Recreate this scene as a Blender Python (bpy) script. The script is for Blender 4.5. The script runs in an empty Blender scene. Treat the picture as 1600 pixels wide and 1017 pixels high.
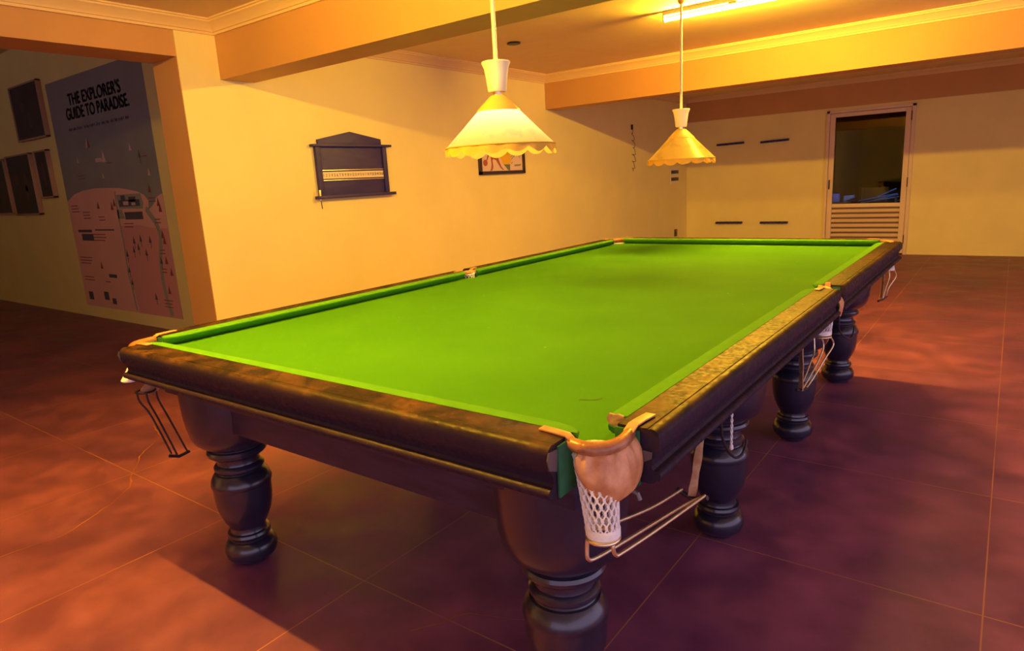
import bpy, bmesh, math, random
from mathutils import Vector, Matrix
C = bpy.context.scene.collection
sc = bpy.context.scene
random.seed(7)
PI = math.pi

# ------------------------------------------------------------------ camera
def make_camera():
    cx, cy, cz, yaw, pitch, roll, f = 1.530, -2.863, 1.374, 0.649, 0.215, -0.056, 1034.0
    fw = Vector((-math.sin(yaw)*math.cos(pitch), math.cos(yaw)*math.cos(pitch), -math.sin(pitch)))
    r = Vector((math.cos(yaw), math.sin(yaw), 0)); u = r.cross(fw)
    r2 = math.cos(roll)*r + math.sin(roll)*u
    u2 = -math.sin(roll)*r + math.cos(roll)*u
    m = Matrix((r2, u2, -fw)).transposed().to_4x4()
    m.translation = Vector((cx, cy, cz))
    cd = bpy.data.cameras.new('camera'); co = bpy.data.objects.new('camera', cd); C.objects.link(co)
    co.matrix_world = m
    cd.sensor_width = 36; cd.lens = 36*f/1600; cd.clip_start = 0.02; cd.clip_end = 100
    sc.camera = co
make_camera()

# ------------------------------------------------------------------ world, exposure, lights of the room
sc.view_settings.view_transform = 'Standard'
sc.view_settings.look = 'None'
sc.view_settings.gamma = 1
sc.view_settings.exposure = 0.0
w = bpy.data.worlds.new('world'); sc.world = w; w.use_nodes = True
bg = w.node_tree.nodes['Background']
bg.inputs[0].default_value = (0.82, 0.64, 0.95, 1)
bg.inputs[1].default_value = 1.55
TUBE_POWER = 960.0
BULB_POWER = 80.0
TUBE_COL = (1.0, 0.545, 0.035)
BULB_COL = (1.0, 0.72, 0.30)

# ------------------------------------------------------------------ materials
def mat(name, col, rough=0.6, metal=0.0, var=0.0, scale=8.0, col2=None, bump=0.0, bscale=60.0, spec=0.5, coat=0.0, emit=None, est=0.0, stretch=(1, 1, 1), detail=6):
    m = bpy.data.materials.new(name); m.use_nodes = True
    nt = m.node_tree; b = nt.nodes['Principled BSDF']
    b.inputs['Base Color'].default_value = (*col, 1)
    b.inputs['Roughness'].default_value = rough
    b.inputs['Metallic'].default_value = metal
    b.inputs['Specular IOR Level'].default_value = spec
    b.inputs['Coat Weight'].default_value = coat
    b.inputs['Coat Roughness'].default_value = 0.15
    tc = nt.nodes.new('ShaderNodeTexCoord'); mp = nt.nodes.new('ShaderNodeMapping')
    mp.inputs['Scale'].default_value = stretch
    nt.links.new(tc.outputs['Object'], mp.inputs[0])
    if col2 is not None or var:
        n = nt.nodes.new('ShaderNodeTexNoise'); n.inputs['Scale'].default_value = scale; n.inputs['Detail'].default_value = detail
        nt.links.new(mp.outputs[0], n.inputs['Vector'])
        r = nt.nodes.new('ShaderNodeValToRGB')
        r.color_ramp.elements[0].position = 0.35; r.color_ramp.elements[1].position = 0.68
        c2 = col2 if col2 is not None else tuple(min(1, c*(1+var)) for c in col)
        c1 = col if col2 is not None else tuple(c*(1-var) for c in col)
        r.color_ramp.elements[0].color = (*c1, 1); r.color_ramp.elements[1].color = (*c2, 1)
        nt.links.new(n.outputs[0], r.inputs[0]); nt.links.new(r.outputs[0], b.inputs['Base Color'])
    if bump:
        n2 = nt.nodes.new('ShaderNodeTexNoise'); n2.inputs['Scale'].default_value = bscale; n2.inputs['Detail'].default_value = 4
        nt.links.new(mp.outputs[0], n2.inputs['Vector'])
        bp = nt.nodes.new('ShaderNodeBump'); bp.inputs['Strength'].default_value = bump; bp.inputs['Distance'].default_value = 0.004
        nt.links.new(n2.outputs[0], bp.inputs['Height']); nt.links.new(bp.outputs[0], b.inputs['Normal'])
    if emit is not None:
        b.inputs['Emission Color'].default_value = (*emit, 1); b.inputs['Emission Strength'].default_value = est
    return m

def emission(name, col, st):
    m = bpy.data.materials.new(name); m.use_nodes = True; nt = m.node_tree
    nt.nodes.clear(); o = nt.nodes.new('ShaderNodeOutputMaterial'); e = nt.nodes.new('ShaderNodeEmission')
    e.inputs[0].default_value = (*col, 1); e.inputs[1].default_value = st
    nt.links.new(e.outputs[0], o.inputs[0]); return m

M = {}
M['wall'] = mat('wall_paint', (0.93, 0.81, 0.30), 0.55, var=0.03, scale=2.5, bump=0.08, bscale=30, spec=0.3)
M['peach'] = mat('peach_paint', (0.62, 0.34, 0.11), 0.55, var=0.03, scale=3, spec=0.3)
M['ceiling'] = mat('ceiling_paint', (0.86, 0.69, 0.33), 0.7, var=0.02, spec=0.2)
M['crown'] = mat('crown_plaster', (0.84, 0.62, 0.28), 0.5, spec=0.35)
M['black'] = mat('black_lacquer', (0.018, 0.017, 0.042), 0.30, var=0.25, scale=14, spec=0.5, coat=0.7, bump=0.05, bscale=40)
M['apron'] = mat('dark_stained_wood', (0.030, 0.022, 0.060), 0.42, var=0.3, scale=10, stretch=(1, 1, 4), spec=0.4)
M['cushion'] = mat('green_cushion_cloth', (0.10, 0.33, 0.015), 0.9, var=0.04, scale=30, spec=0.15, bump=0.1, bscale=300)
M['endcloth'] = mat('dark_green_cloth', (0.025, 0.14, 0.06), 0.7, var=0.2, scale=20, spec=0.3)
M['leather'] = mat('tan_leather', (0.55, 0.22, 0.07), 0.42, col2=(0.88, 0.48, 0.22), scale=22, bump=0.5, bscale=28, spec=0.5)
M['leatherrim'] = mat('polished_brown_leather', (0.26, 0.10, 0.04), 0.3, col2=(0.55, 0.24, 0.09), scale=30, bump=0.5, bscale=60, spec=0.6)
M['leather2'] = mat('worn_leather', (0.42, 0.19, 0.08), 0.6, col2=(0.70, 0.45, 0.25), scale=40, bump=0.5, bscale=90)
M['net'] = mat('cream_cord', (0.96, 0.94, 0.90), 0.85, var=0.06, scale=60, spec=0.2)
M['brass'] = mat('brass', (0.97, 0.86, 0.56), 0.36, metal=1.0, var=0.08, scale=30)
M['steel'] = mat('dull_steel', (0.16, 0.14, 0.15), 0.45, metal=0.6, var=0.1, scale=30)
M['iron'] = mat('dark_iron', (0.05, 0.04, 0.05), 0.5, metal=0.5)
M['ivory'] = mat('ivory_plastic', (0.90, 0.80, 0.55), 0.35, spec=0.5)
M['board'] = mat('scoreboard_wood', (0.026, 0.020, 0.13), 0.55, col2=(0.045, 0.030, 0.15), scale=6, stretch=(1, 1, 3))
M['strip'] = mat('number_strip', (0.85, 0.72, 0.42), 0.4)
M['ink'] = mat('ink', (0.03, 0.02, 0.03), 0.6)
M['darkplastic'] = mat('dark_plastic', (0.03, 0.022, 0.035), 0.4)
M['print_paper'] = mat('print_paper', (0.80, 0.62, 0.46), 0.5)
M['blackframe'] = mat('black_frame', (0.05, 0.03, 0.04), 0.35)
M['woodframe'] = mat('raw_wood_frame', (0.50, 0.30, 0.20), 0.5)
M['darkprint'] = mat('dark_print', (0.030, 0.026, 0.045), 0.5, var=0.5, scale=3)
M['darkfig'] = mat('dark_print_figure', (0.075, 0.038, 0.045), 0.5)
M['door'] = mat('cream_door_paint', (0.85, 0.66, 0.40), 0.45)
M['slot'] = mat('door_gap', (0.04, 0.02, 0.02), 0.7)
M['brown0'] = mat('shaded_board', (0.25, 0.14, 0.09), 0.7)  # brown that stands in for shade between the louvre slats
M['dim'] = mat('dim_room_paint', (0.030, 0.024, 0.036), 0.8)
M['bluesheet'] = mat('blue_cover', (0.10, 0.22, 0.55), 0.4)  # blue reflections behind the door glass, put into a surface colour
M['chairdark'] = mat('dark_chair', (0.03, 0.02, 0.03), 0.5)
M['housing'] = mat('white_enamel', (0.85, 0.75, 0.50), 0.4)
M['tube'] = emission('tube_glow', TUBE_COL, TUBE_POWER)
M['bulb'] = emission('bulb_glow', BULB_COL, BULB_POWER)

def cloth_material():
    m = mat('green_baize', (0.13, 0.52, 0.02), 0.85, spec=0.12)
    nt = m.node_tree; b = nt.nodes['Principled BSDF']; L = nt.links
    tc = nt.nodes.new('ShaderNodeTexCoord')
    n = nt.nodes.new('ShaderNodeTexNoise'); n.inputs['Scale'].default_value = 2.2; n.inputs['Detail'].default_value = 8
    L.new(tc.outputs['Object'], n.inputs['Vector'])
    r = nt.nodes.new('ShaderNodeValToRGB')
    r.color_ramp.elements[0].position = 0.3; r.color_ramp.elements[0].color = (0.054, 0.225, 0.006, 1)
    r.color_ramp.elements[1].position = 0.7; r.color_ramp.elements[1].color = (0.070, 0.268, 0.008, 1)
    L.new(n.outputs[0], r.inputs[0])
    v = nt.nodes.new('ShaderNodeTexVoronoi'); v.inputs['Scale'].default_value = 9
    L.new(tc.outputs['Object'], v.inputs['Vector'])
    lt = nt.nodes.new('ShaderNodeMath'); lt.operation = 'LESS_THAN'; lt.inputs[1].default_value = 0.035
    L.new(v.outputs['Distance'], lt.inputs[0])
    ml = nt.nodes.new('ShaderNodeMath'); ml.operation = 'MULTIPLY'; ml.inputs[1].default_value = 0.35
    L.new(lt.outputs[0], ml.inputs[0])
    mx = nt.nodes.new('ShaderNodeMix'); mx.data_type = 'RGBA'
    L.new(ml.outputs[0], mx.inputs[0]); L.new(r.outputs[0], mx.inputs[6]); mx.inputs[7].default_value = (0.45, 0.62, 0.12, 1)
    L.new(mx.outputs[2], b.inputs['Base Color'])
    return m
M['cloth'] = cloth_material()

def wood_rail_material():
    m = mat('worn_mahogany', (0.10, 0.04, 0.03), 0.3, spec=0.2)
    nt = m.node_tree; b = nt.nodes['Principled BSDF']; L = nt.links
    tc = nt.nodes.new('ShaderNodeTexCoord')
    n = nt.nodes.new('ShaderNodeTexNoise'); n.inputs['Scale'].default_value = 9; n.inputs['Detail'].default_value = 10; n.inputs['Distortion'].default_value = 0.6
    L.new(tc.outputs['Object'], n.inputs['Vector'])
    g = nt.nodes.new('ShaderNodeTexNoise'); g.inputs['Scale'].default_value = 70; g.inputs['Detail'].default_value = 6
    L.new(tc.outputs['Object'], g.inputs['Vector'])
    r = nt.nodes.new('ShaderNodeValToRGB')
    e = r.color_ramp.elements
    e[0].position = 0.42; e[0].color = (0.014, 0.007, 0.010, 1)
    e[1].position = 0.70; e[1].color = (0.12, 0.052, 0.024, 1)
    L.new(n.outputs[0], r.inputs[0])
    r2 = nt.nodes.new('ShaderNodeValToRGB')
    r2.color_ramp.elements[0].position = 0.35; r2.color_ramp.elements[0].color = (0.55, 0.55, 0.55, 1)
    r2.color_ramp.elements[1].position = 0.7; r2.color_ramp.elements[1].color = (1.3, 1.3, 1.3, 1)
    L.new(g.outputs[0], r2.inputs[0])
    mx = nt.nodes.new('ShaderNodeMix'); mx.data_type = 'RGBA'; mx.blend_type = 'MULTIPLY'; mx.inputs[0].default_value = 1
    L.new(r.outputs[0], mx.inputs[6]); L.new(r2.outputs[0], mx.inputs[7])
    L.new(mx.outputs[2], b.inputs['Base Color'])
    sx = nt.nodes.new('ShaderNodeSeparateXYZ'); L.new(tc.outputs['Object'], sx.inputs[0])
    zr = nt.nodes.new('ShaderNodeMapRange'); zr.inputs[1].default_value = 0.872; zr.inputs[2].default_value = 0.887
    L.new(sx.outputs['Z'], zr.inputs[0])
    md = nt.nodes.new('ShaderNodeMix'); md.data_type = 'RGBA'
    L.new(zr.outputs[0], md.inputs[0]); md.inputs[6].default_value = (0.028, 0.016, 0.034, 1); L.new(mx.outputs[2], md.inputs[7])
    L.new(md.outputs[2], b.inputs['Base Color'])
    rr = nt.nodes.new('ShaderNodeMapRange'); rr.inputs[1].default_value = 0.3; rr.inputs[2].default_value = 0.7
    rr.inputs[3].default_value = 0.34; rr.inputs[4].default_value = 0.70
    L.new(g.outputs[0], rr.inputs[0]); L.new(rr.outputs[0], b.inputs['Roughness'])
    bp = nt.nodes.new('ShaderNodeBump'); bp.inputs['Strength'].default_value = 0.12; bp.inputs['Distance'].default_value = 0.002
    L.new(g.outputs[0], bp.inputs['Height']); L.new(bp.outputs[0], b.inputs['Normal'])
    return m
M['rail'] = wood_rail_material()

def floor_material():
    m = mat('red_oxide_concrete', (0.3, 0.09, 0.05), 0.45, spec=0.35)
    nt = m.node_tree; b = nt.nodes['Principled BSDF']; L = nt.links
    tc = nt.nodes.new('ShaderNodeTexCoord')
    def noise(s, d, dist=0):
        n = nt.nodes.new('ShaderNodeTexNoise'); n.inputs['Scale'].default_value = s; n.inputs['Detail'].default_value = d
        n.inputs['Distortion'].default_value = dist
        L.new(tc.outputs['Object'], n.inputs['Vector']); return n
    a = noise(1.3, 9, 0.1); c = noise(5, 8, 0.15)
    r = nt.nodes.new('ShaderNodeValToRGB'); e = r.color_ramp.elements
    e[0].position = 0.36; e[0].color = (0.19, 0.058, 0.17, 1)
    e[1].position = 0.62; e[1].color = (0.31, 0.092, 0.18, 1)
    L.new(a.outputs[0], r.inputs[0])
    r2 = nt.nodes.new('ShaderNodeValToRGB')
    r2.color_ramp.elements[0].position = 0.38; r2.color_ramp.elements[0].color = (0.74, 0.74, 0.78, 1)
    r2.color_ramp.elements[1].position = 0.72; r2.color_ramp.elements[1].color = (1.25, 1.28, 1.15, 1)
    L.new(c.outputs[0], r2.inputs[0])
    mx = nt.nodes.new('ShaderNodeMix'); mx.data_type = 'RGBA'; mx.blend_type = 'MULTIPLY'; mx.inputs[0].default_value = 1
    L.new(r.outputs[0], mx.inputs[6]); L.new(r2.outputs[0], mx.inputs[7])
    # scored joints every 0.895 m
    sx = nt.nodes.new('ShaderNodeSeparateXYZ'); L.new(tc.outputs['Object'], sx.inputs[0])
    outs = []
    for ax, off in (('X', 0.668), ('Y', -1.515)):
        s = nt.nodes.new('ShaderNodeMath'); s.operation = 'SUBTRACT'; s.inputs[1].default_value = off - 0.895*40
        L.new(sx.outputs[ax], s.inputs[0])
        md = nt.nodes.new('ShaderNodeMath'); md.operation = 'MODULO'; md.inputs[1].default_value = 0.895
        L.new(s.outputs[0], md.inputs[0])
        lt = nt.nodes.new('ShaderNodeMath'); lt.operation = 'LESS_THAN'; lt.inputs[1].default_value = 0.0045
        L.new(md.outputs[0], lt.inputs[0]); outs.append(lt)
    mm = nt.nodes.new('ShaderNodeMath'); mm.operation = 'MAXIMUM'
    L.new(outs[0].outputs[0], mm.inputs[0]); L.new(outs[1].outputs[0], mm.inputs[1])
    fd = nt.nodes.new('ShaderNodeValToRGB'); fd.color_ramp.elements[0].position = 0.30; fd.color_ramp.elements[1].position = 0.52
    fd.color_ramp.elements[0].color = (0.25, 0.25, 0.25, 1); fd.color_ramp.elements[1].color = (0.9, 0.9, 0.9, 1)
    c3 = noise(1.7, 3); L.new(c3.outputs[0], fd.inputs[0])
    m2 = nt.nodes.new('ShaderNodeMath'); m2.operation = 'MULTIPLY'
    L.new(mm.outputs[0], m2.inputs[0]); L.new(fd.outputs[0], m2.inputs[1])
    mj = nt.nodes.new('ShaderNodeMix'); mj.data_type = 'RGBA'
    L.new(m2.outputs[0], mj.inputs[0]); L.new(mx.outputs[2], mj.inputs[6]); mj.inputs[7].default_value = (0.50, 0.21, 0.11, 1)
    L.new(mj.outputs[2], b.inputs['Base Color'])
    rr = nt.nodes.new('ShaderNodeMapRange'); rr.inputs[1].default_value = 0.3; rr.inputs[2].default_value = 0.7
    rr.inputs[3].default_value = 0.34; rr.inputs[4].default_value = 0.6
    L.new(c.outputs[0], rr.inputs[0]); L.new(rr.outputs[0], b.inputs['Roughness'])
    bp = nt.nodes.new('ShaderNodeBump'); bp.inputs['Strength'].default_value = 0.02; bp.inputs['Distance'].default_value = 0.004
    L.new(c.outputs[0], bp.inputs['Height']); L.new(bp.outputs[0], b.inputs['Normal'])
    return m
M['floor'] = floor_material()

def shade_material():
    m = bpy.data.materials.new('cream_glass_shade'); m.use_nodes = True; nt = m.node_tree; L = nt.links
    nt.nodes.clear(); o = nt.nodes.new('ShaderNodeOutputMaterial')
    tc = nt.nodes.new('ShaderNodeTexCoord')
    n = nt.nodes.new('ShaderNodeTexNoise'); n.inputs['Scale'].default_value = 14; n.inputs['Detail'].default_value = 5
    L.new(tc.outputs['Object'], n.inputs['Vector'])
    r = nt.nodes.new('ShaderNodeValToRGB')
    r.color_ramp.elements[0].position = 0.56; r.color_ramp.elements[0].color = (0.55, 0.33, 0.11, 1)
    r.color_ramp.elements[1].position = 0.66; r.color_ramp.elements[1].color = (0.34, 0.17, 0.07, 1)
    L.new(n.outputs[0], r.inputs[0])
    d = nt.nodes.new('ShaderNodeBsdfDiffuse'); t = nt.nodes.new('ShaderNodeBsdfTranslucent'); g = nt.nodes.new('ShaderNodeBsdfGlossy')
    g.inputs['Roughness'].default_value = 0.25
    L.new(r.outputs[0], d.inputs[0]); t.inputs[0].default_value = (1.0, 0.95, 0.75, 1)
    m1 = nt.nodes.new('ShaderNodeMixShader'); m1.inputs[0].default_value = 0.42
    m2 = nt.nodes.new('ShaderNodeMixShader'); m2.inputs[0].default_value = 0.06
    L.new(d.outputs[0], m1.inputs[1]); L.new(t.outputs[0], m1.inputs[2])
    L.new(m1.outputs[0], m2.inputs[1]); L.new(g.outputs[0], m2.inputs[2]); L.new(m2.outputs[0], o.inputs[0])
    return m
M['shade'] = shade_material()
M['cap'] = mat('amber_shade_cap', (0.85, 0.47, 0.10), 0.35)

def glass_material():
    m = bpy.data.materials.new('window_glass'); m.use_nodes = True; nt = m.node_tree; L = nt.links
    nt.nodes.clear(); o = nt.nodes.new('ShaderNodeOutputMaterial')
    t = nt.nodes.new('ShaderNodeBsdfTransparent'); g = nt.nodes.new('ShaderNodeBsdfGlossy'); f = nt.nodes.new('ShaderNodeFresnel')
    g.inputs['Roughness'].default_value = 0.02; f.inputs[0].default_value = 1.45
    x = nt.nodes.new('ShaderNodeMixShader'); L.new(f.outputs[0], x.inputs[0]); L.new(t.outputs[0], x.inputs[1]); L.new(g.outputs[0], x.inputs[2])
    L.new(x.outputs[0], o.inputs[0]); return m
M['glass'] = glass_material()

# ------------------------------------------------------------------ mesh helpers
class MB:
    def __init__(s): s.v = []; s.f = []
    def add(s, vs, fs):
        n = len(s.v); s.v += [tuple(p) for p in vs]; s.f += [tuple(i+n for i in f) for f in fs]; return s
    def box(s, a, b):
        x0, y0, z0 = a; x1, y1, z1 = b
        return s.add([(x0,y0,z0),(x1,y0,z0),(x1,y1,z0),(x0,y1,z0),(x0,y0,z1),(x1,y0,z1),(x1,y1,z1),(x0,y1,z1)],
                     [(0,3,2,1),(4,5,6,7),(0,1,5,4),(1,2,6,5),(2,3,7,6),(3,0,4,7)])
    def lathe(s, prof, c=(0,0,0), n=48, close=True):
        vs = []; fs = []
        for z, r in prof:
            for i in range(n):
                a = 2*PI*i/n; vs.append((c[0]+r*math.cos(a), c[1]+r*math.sin(a), c[2]+z))
        for k in range(len(prof)-1):
            for i in range(n):
                j = (i+1) % n; fs.append((k*n+i, k*n+j, (k+1)*n+j, (k+1)*n+i))
        if close:
            fs.append(tuple(range(n-1, -1, -1))); fs.append(tuple(range((len(prof)-1)*n, len(prof)*n)))
        return s.add(vs, fs)
    def tube(s, pts, r, n=8, closed=False, flat=1.0):
        P = [Vector(p) for p in pts]; m = len(P); vs = []; fs = []
        up = None
        for k in range(m):
            a = P[(k-1) % m] if (closed or k > 0) else P[k]; b = P[(k+1) % m] if (closed or k < m-1) else P[k]
            t = (b-a).normalized()
            if up is None:
                up = Vector((0,0,1)) if abs(t.z) < .9 else Vector((1,0,0))
            x = t.cross(up).normalized(); up = x.cross(t).normalized()
            rr = r[k] if isinstance(r, (list, tuple)) else r
            for i in range(n):
                q = 2*PI*i/n; vs.append(P[k] + x*rr*math.cos(q) + up*rr*flat*math.sin(q))
        for k in range(m if closed else m-1):
            k2 = (k+1) % m
            for i in range(n):
                j = (i+1) % n; fs.append((k*n+i, k*n+j, k2*n+j, k2*n+i))
        if not closed:
            fs.append(tuple(range(n-1, -1, -1))); fs.append(tuple(range((m-1)*n, m*n)))
        return s.add(vs, fs)
    def prism(s, poly, fn0, fn1):
        n = len(poly); vs = [fn0(*p) for p in poly]+[fn1(*p) for p in poly]
        fs = [tuple(range(n-1, -1, -1)), tuple(range(n, 2*n))]+[(i, (i+1) % n, n+(i+1) % n, n+i) for i in range(n)]
        return s.add(vs, fs)
    def loft(s, rings, closed_ring=True, cap=True):
        n = len(rings[0]); vs = [p for r in rings for p in r]; fs = []
        for k in range(len(rings)-1):
            for i in range(n if closed_ring else n-1):
                j = (i+1) % n; fs.append((k*n+i, k*n+j, (k+1)*n+j, (k+1)*n+i))
        if cap and closed_ring:
            fs.append(tuple(range(n-1, -1, -1))); fs.append(tuple(range((len(rings)-1)*n, len(rings)*n)))
        return s.add(vs, fs)
    def xform(s, fn): s.v = [tuple(fn(Vector(p))) for p in s.v]; return s
    def mesh(s, name, m, smooth=True, ang=35, bevel=0):
        me = bpy.data.meshes.new(name); me.from_pydata(s.v, [], s.f)
        bm = bmesh.new(); bm.from_mesh(me)
        bmesh.ops.recalc_face_normals(bm, faces=bm.faces)
        if bevel:
            es = [e for e in bm.edges if len(e.link_faces) == 2 and e.calc_face_angle(0) > 0.6]
            bmesh.ops.bevel(bm, geom=es, offset=bevel, segments=2, profile=0.6, affect='EDGES', clamp_overlap=True)
        bm.to_mesh(me); bm.free()
        me.materials.append(m)
        if smooth:
            for p in me.polygons: p.use_smooth = True
            me.set_sharp_from_angle(angle=math.radians(ang))
        me.update(); return me
    def build(s, name, m, parent=None, smooth=True, ang=35, bevel=0, kind=None, loc=None):
        o = bpy.data.objects.new(name, s.mesh(name, m, smooth, ang, bevel)); C.objects.link(o)
        if parent: o.parent = parent
        if kind: o['kind'] = kind
        if loc: o.location = loc
        return o

def struct(name, mb, m, **k): return mb.build(name, m, kind='structure', **k)
def tag(o, label, cat, group=None):
    o['label'] = label; o['category'] = cat
    if group: o['group'] = group
    return o
def empty(name, loc=(0,0,0)):
    o = bpy.data.objects.new(name, None); C.objects.link(o); o.location = loc; o.empty_display_size = .1
    return o
def copy_tree(o, parent=None):
    c = o.copy(); C.objects.link(c)
    if parent: c.parent = parent
    for ch in [x for x in C.objects if x.parent == o]: copy_tree(ch, c)
    return c
def arc(c, r, a0, a1, n): return [(c[0]+r*math.cos(a0+(a1-a0)*i/n), c[1]+r*math.sin(a0+(a1-a0)*i/n)) for i in range(n+1)]

# ------------------------------------------------------------------ room shell
XW = -3.02; YB = 8.37; ZC = 2.56
struct('floor', MB().box((-14, -8, -0.1), (5, 8.6, 0)), M['floor'], smooth=False)
struct('ceiling', MB().box((-3.35, -8, ZC), (5, 8.6, 2.7)), M['ceiling'], smooth=False)
# left wall beyond the opening, and the piece on the near side of it
struct('wall_left', MB().box((-3.35, -0.39, 0), (XW, 8.6, ZC)), M['wall'], smooth=False)
struct('wall_left_near', MB().box((-3.35, -8, 0), (XW, -3.6, ZC)), M['wall'], smooth=False)
struct('trim_1', MB().box((-3.35, -3.6, 2.306), (XW-0.006, -0.392, 2.56)), M['peach'], smooth=False)
struct('trim_2', MB().box((-3.352, -0.394, 0), (XW-0.004, -0.3895, 2.306)), M['peach'], smooth=False)
# back wall with a doorway
DX0, DX1, DZ = -0.81, 0.345, 2.13
wb = MB().box((-3.35, YB, 0), (DX0, YB+.2, ZC)).box((DX1, YB, 0), (5, YB+.2, ZC)).box((DX0, YB, DZ), (DX1, YB+.2, ZC))
struct('wall_back', wb, M['wall'], smooth=False)
struct('trim_3', MB().box((XW, YB-.02, 2.17), (5, YB, 2.49)), M['peach'], smooth=False)
struct('trim_4', MB().box((XW, -0.10, 2.18), (5, 0.168, ZC)), M['peach'], smooth=False)
struct('trim_5', MB().box((XW, 4.03, 2.18), (5, 4.27, ZC)), M['peach'], smooth=False)
struct('wall_near', MB().box((-3.35, -8.1, 0), (0.4, -8, ZC)), M['wall'], smooth=False)  # unseen wall, added to keep the bright world out of the glass reflection
struct('wall_right', MB().box((5, 4.0, 0), (5.1, 8.6, ZC)), M['wall'], smooth=False)  # unseen wall, added and cut short to steer the ambient light
# neighbouring room seen through the opening on the left
struct('wall_left_room', MB().box((-14, 0.52, 0), (-3.35, 0.7, 3.3)), M['wall'], smooth=False)
struct('wall_left_room_side', MB().box((-14.1, -8, 0), (-14, 0.7, 3.3)), M['wall'], smooth=False)
struct('wall_left_room_near', MB().box((-14, -6, 0), (-3.35, -5.9, 2.7)), M['wall'], smooth=False)  # unseen wall, gap above it shaped to let some ambient light in
struct('ceiling_left_room', MB().box((-14, -8, 3.3), (-3.35, 0.7, 3.4)), M['ceiling'], smooth=False)
struct('wall_left_upper', MB().box((-3.352, -8, 2.56), (-3.35, 0.7, 3.3)), M['wall'], smooth=False)

# crown moulding: profile (out from wall, down from ceiling), swept along a wall run
CP = [(0,0),(0.088,0),(0.088,0.010),(0.078,0.012),(0.076,0.022),(0.066,0.027),(0.050,0.040),(0.034,0.056),(0.026,0.066),(0.024,0.072),(0.014,0.074),(0.014,0.090),(0,0.090)]
def crown(name, path):
    # path: list of (x, y, nx, ny) with mitre offset directions (unnormalised: unit per axis)
    mb = MB(); rings = []
    for (x, y, nx, ny) in path:
        rings.append([(x+nx*o, y+ny*o, ZC-d) for o, d in CP])
    mb.loft(rings); struct(name, mb, M['crown'], ang=25)
crown('trim_6', [(XW, -8, 1, 0), (XW, -0.10, 1, -1), (5, -0.10, 0, -1)])
crown('trim_7', [(5, 0.168, 0, 1), (XW, 0.168, 1, 1), (XW, 4.03, 1, -1), (5, 4.03, 0, -1)])
crown('trim_8', [(5, 4.27, 0, 1), (XW, 4.27, 1, 1), (XW, YB, 1, -1), (5, YB, 0, -1)])

# door with glazed upper part and louvred lower part
door = MB()
F0 = YB-.035
for a, b in (((DX0, 0), (DX0+.045, DZ)), ((DX1-.045, 0), (DX1, DZ)), ((DX0, DZ-.04), (DX1, DZ))):
    door.box((a[0], F0, a[1]), (b[0], YB+.08, b[1]))
dr = struct('door_1', door, M['door'], bevel=.004)
leaf = MB()
lx0, lx1 = DX0+.05, DX1-.05
for a, b in (((lx0, 0.02), (lx0+.07, DZ-.045)), ((lx1-.07, 0.02), (lx1, DZ-.045)), ((lx0+.07, 2.03), (lx1-.07, DZ-.045)),
             ((lx0+.07, .70), (lx1-.07, .755)), ((lx0+.07, 0.02), (lx1-.07, .17))):
    leaf.box((a[0], YB-.02, a[1]), (b[0], YB+.025, b[1]))
leaf.build('door_leaf', M['door'], dr, bevel=.003)
lv = MB()
for i in range(7):
    z = .19+i*.073
    lv.add([(lx0+.07, YB-.012, z), (lx1-.07, YB-.012, z), (lx1-.07, YB+.022, z+.040), (lx0+.07, YB+.022, z+.040),
            (lx0+.07, YB-.004, z-.004), (lx1-.07, YB-.004, z-.004), (lx1-.07, YB+.028, z+.034), (lx0+.07, YB+.028, z+.034)],
           [(0,1,2,3),(7,6,5,4),(0,4,5,1),(3,2,6,7),(0,3,7,4),(1,5,6,2)])
lv.build('louvre', M['door'], dr, smooth=False)
MB().box((lx0+.07, YB+.03, .17), (lx1-.07, YB+.034, .70)).build('louvre_backing', M['brown0'], dr, smooth=False)  # dark sheet behind the slats, painted as the shade in the gaps
MB().box((lx0+.07, YB, .755), (lx1-.07, YB+.005, 2.03)).build('glass_pane', M['glass'], dr, smooth=False)
for z in (.16, .98, 1.90):
    MB().box((DX1-.052, YB-.040, z), (DX1-.040, YB-.030, z+.13)).build('hinge', M['slot'], dr, bevel=.002)
lk = MB().box((lx0+.012, YB-.030, .98), (lx0+.032, YB-.019, 1.12)); lk.build('lock_plate', M['slot'], dr, bevel=.002)
MB().box((DX0+.045, YB-.008, 1.85), (DX0+.052, YB+.02, 2.04)).build('lock_plate', M['ivory'], dr)
# dim room behind the glass
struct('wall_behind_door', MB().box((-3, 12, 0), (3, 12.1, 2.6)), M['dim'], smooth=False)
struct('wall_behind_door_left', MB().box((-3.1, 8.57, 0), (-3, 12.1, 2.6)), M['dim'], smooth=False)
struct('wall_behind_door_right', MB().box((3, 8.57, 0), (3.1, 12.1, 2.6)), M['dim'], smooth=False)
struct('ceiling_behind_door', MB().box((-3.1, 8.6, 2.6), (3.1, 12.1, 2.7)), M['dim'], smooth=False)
struct('floor_behind_door', MB().box((-3.1, 8.6, -.1), (3.1, 12.1, 0)), M['dim'], smooth=False)

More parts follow.
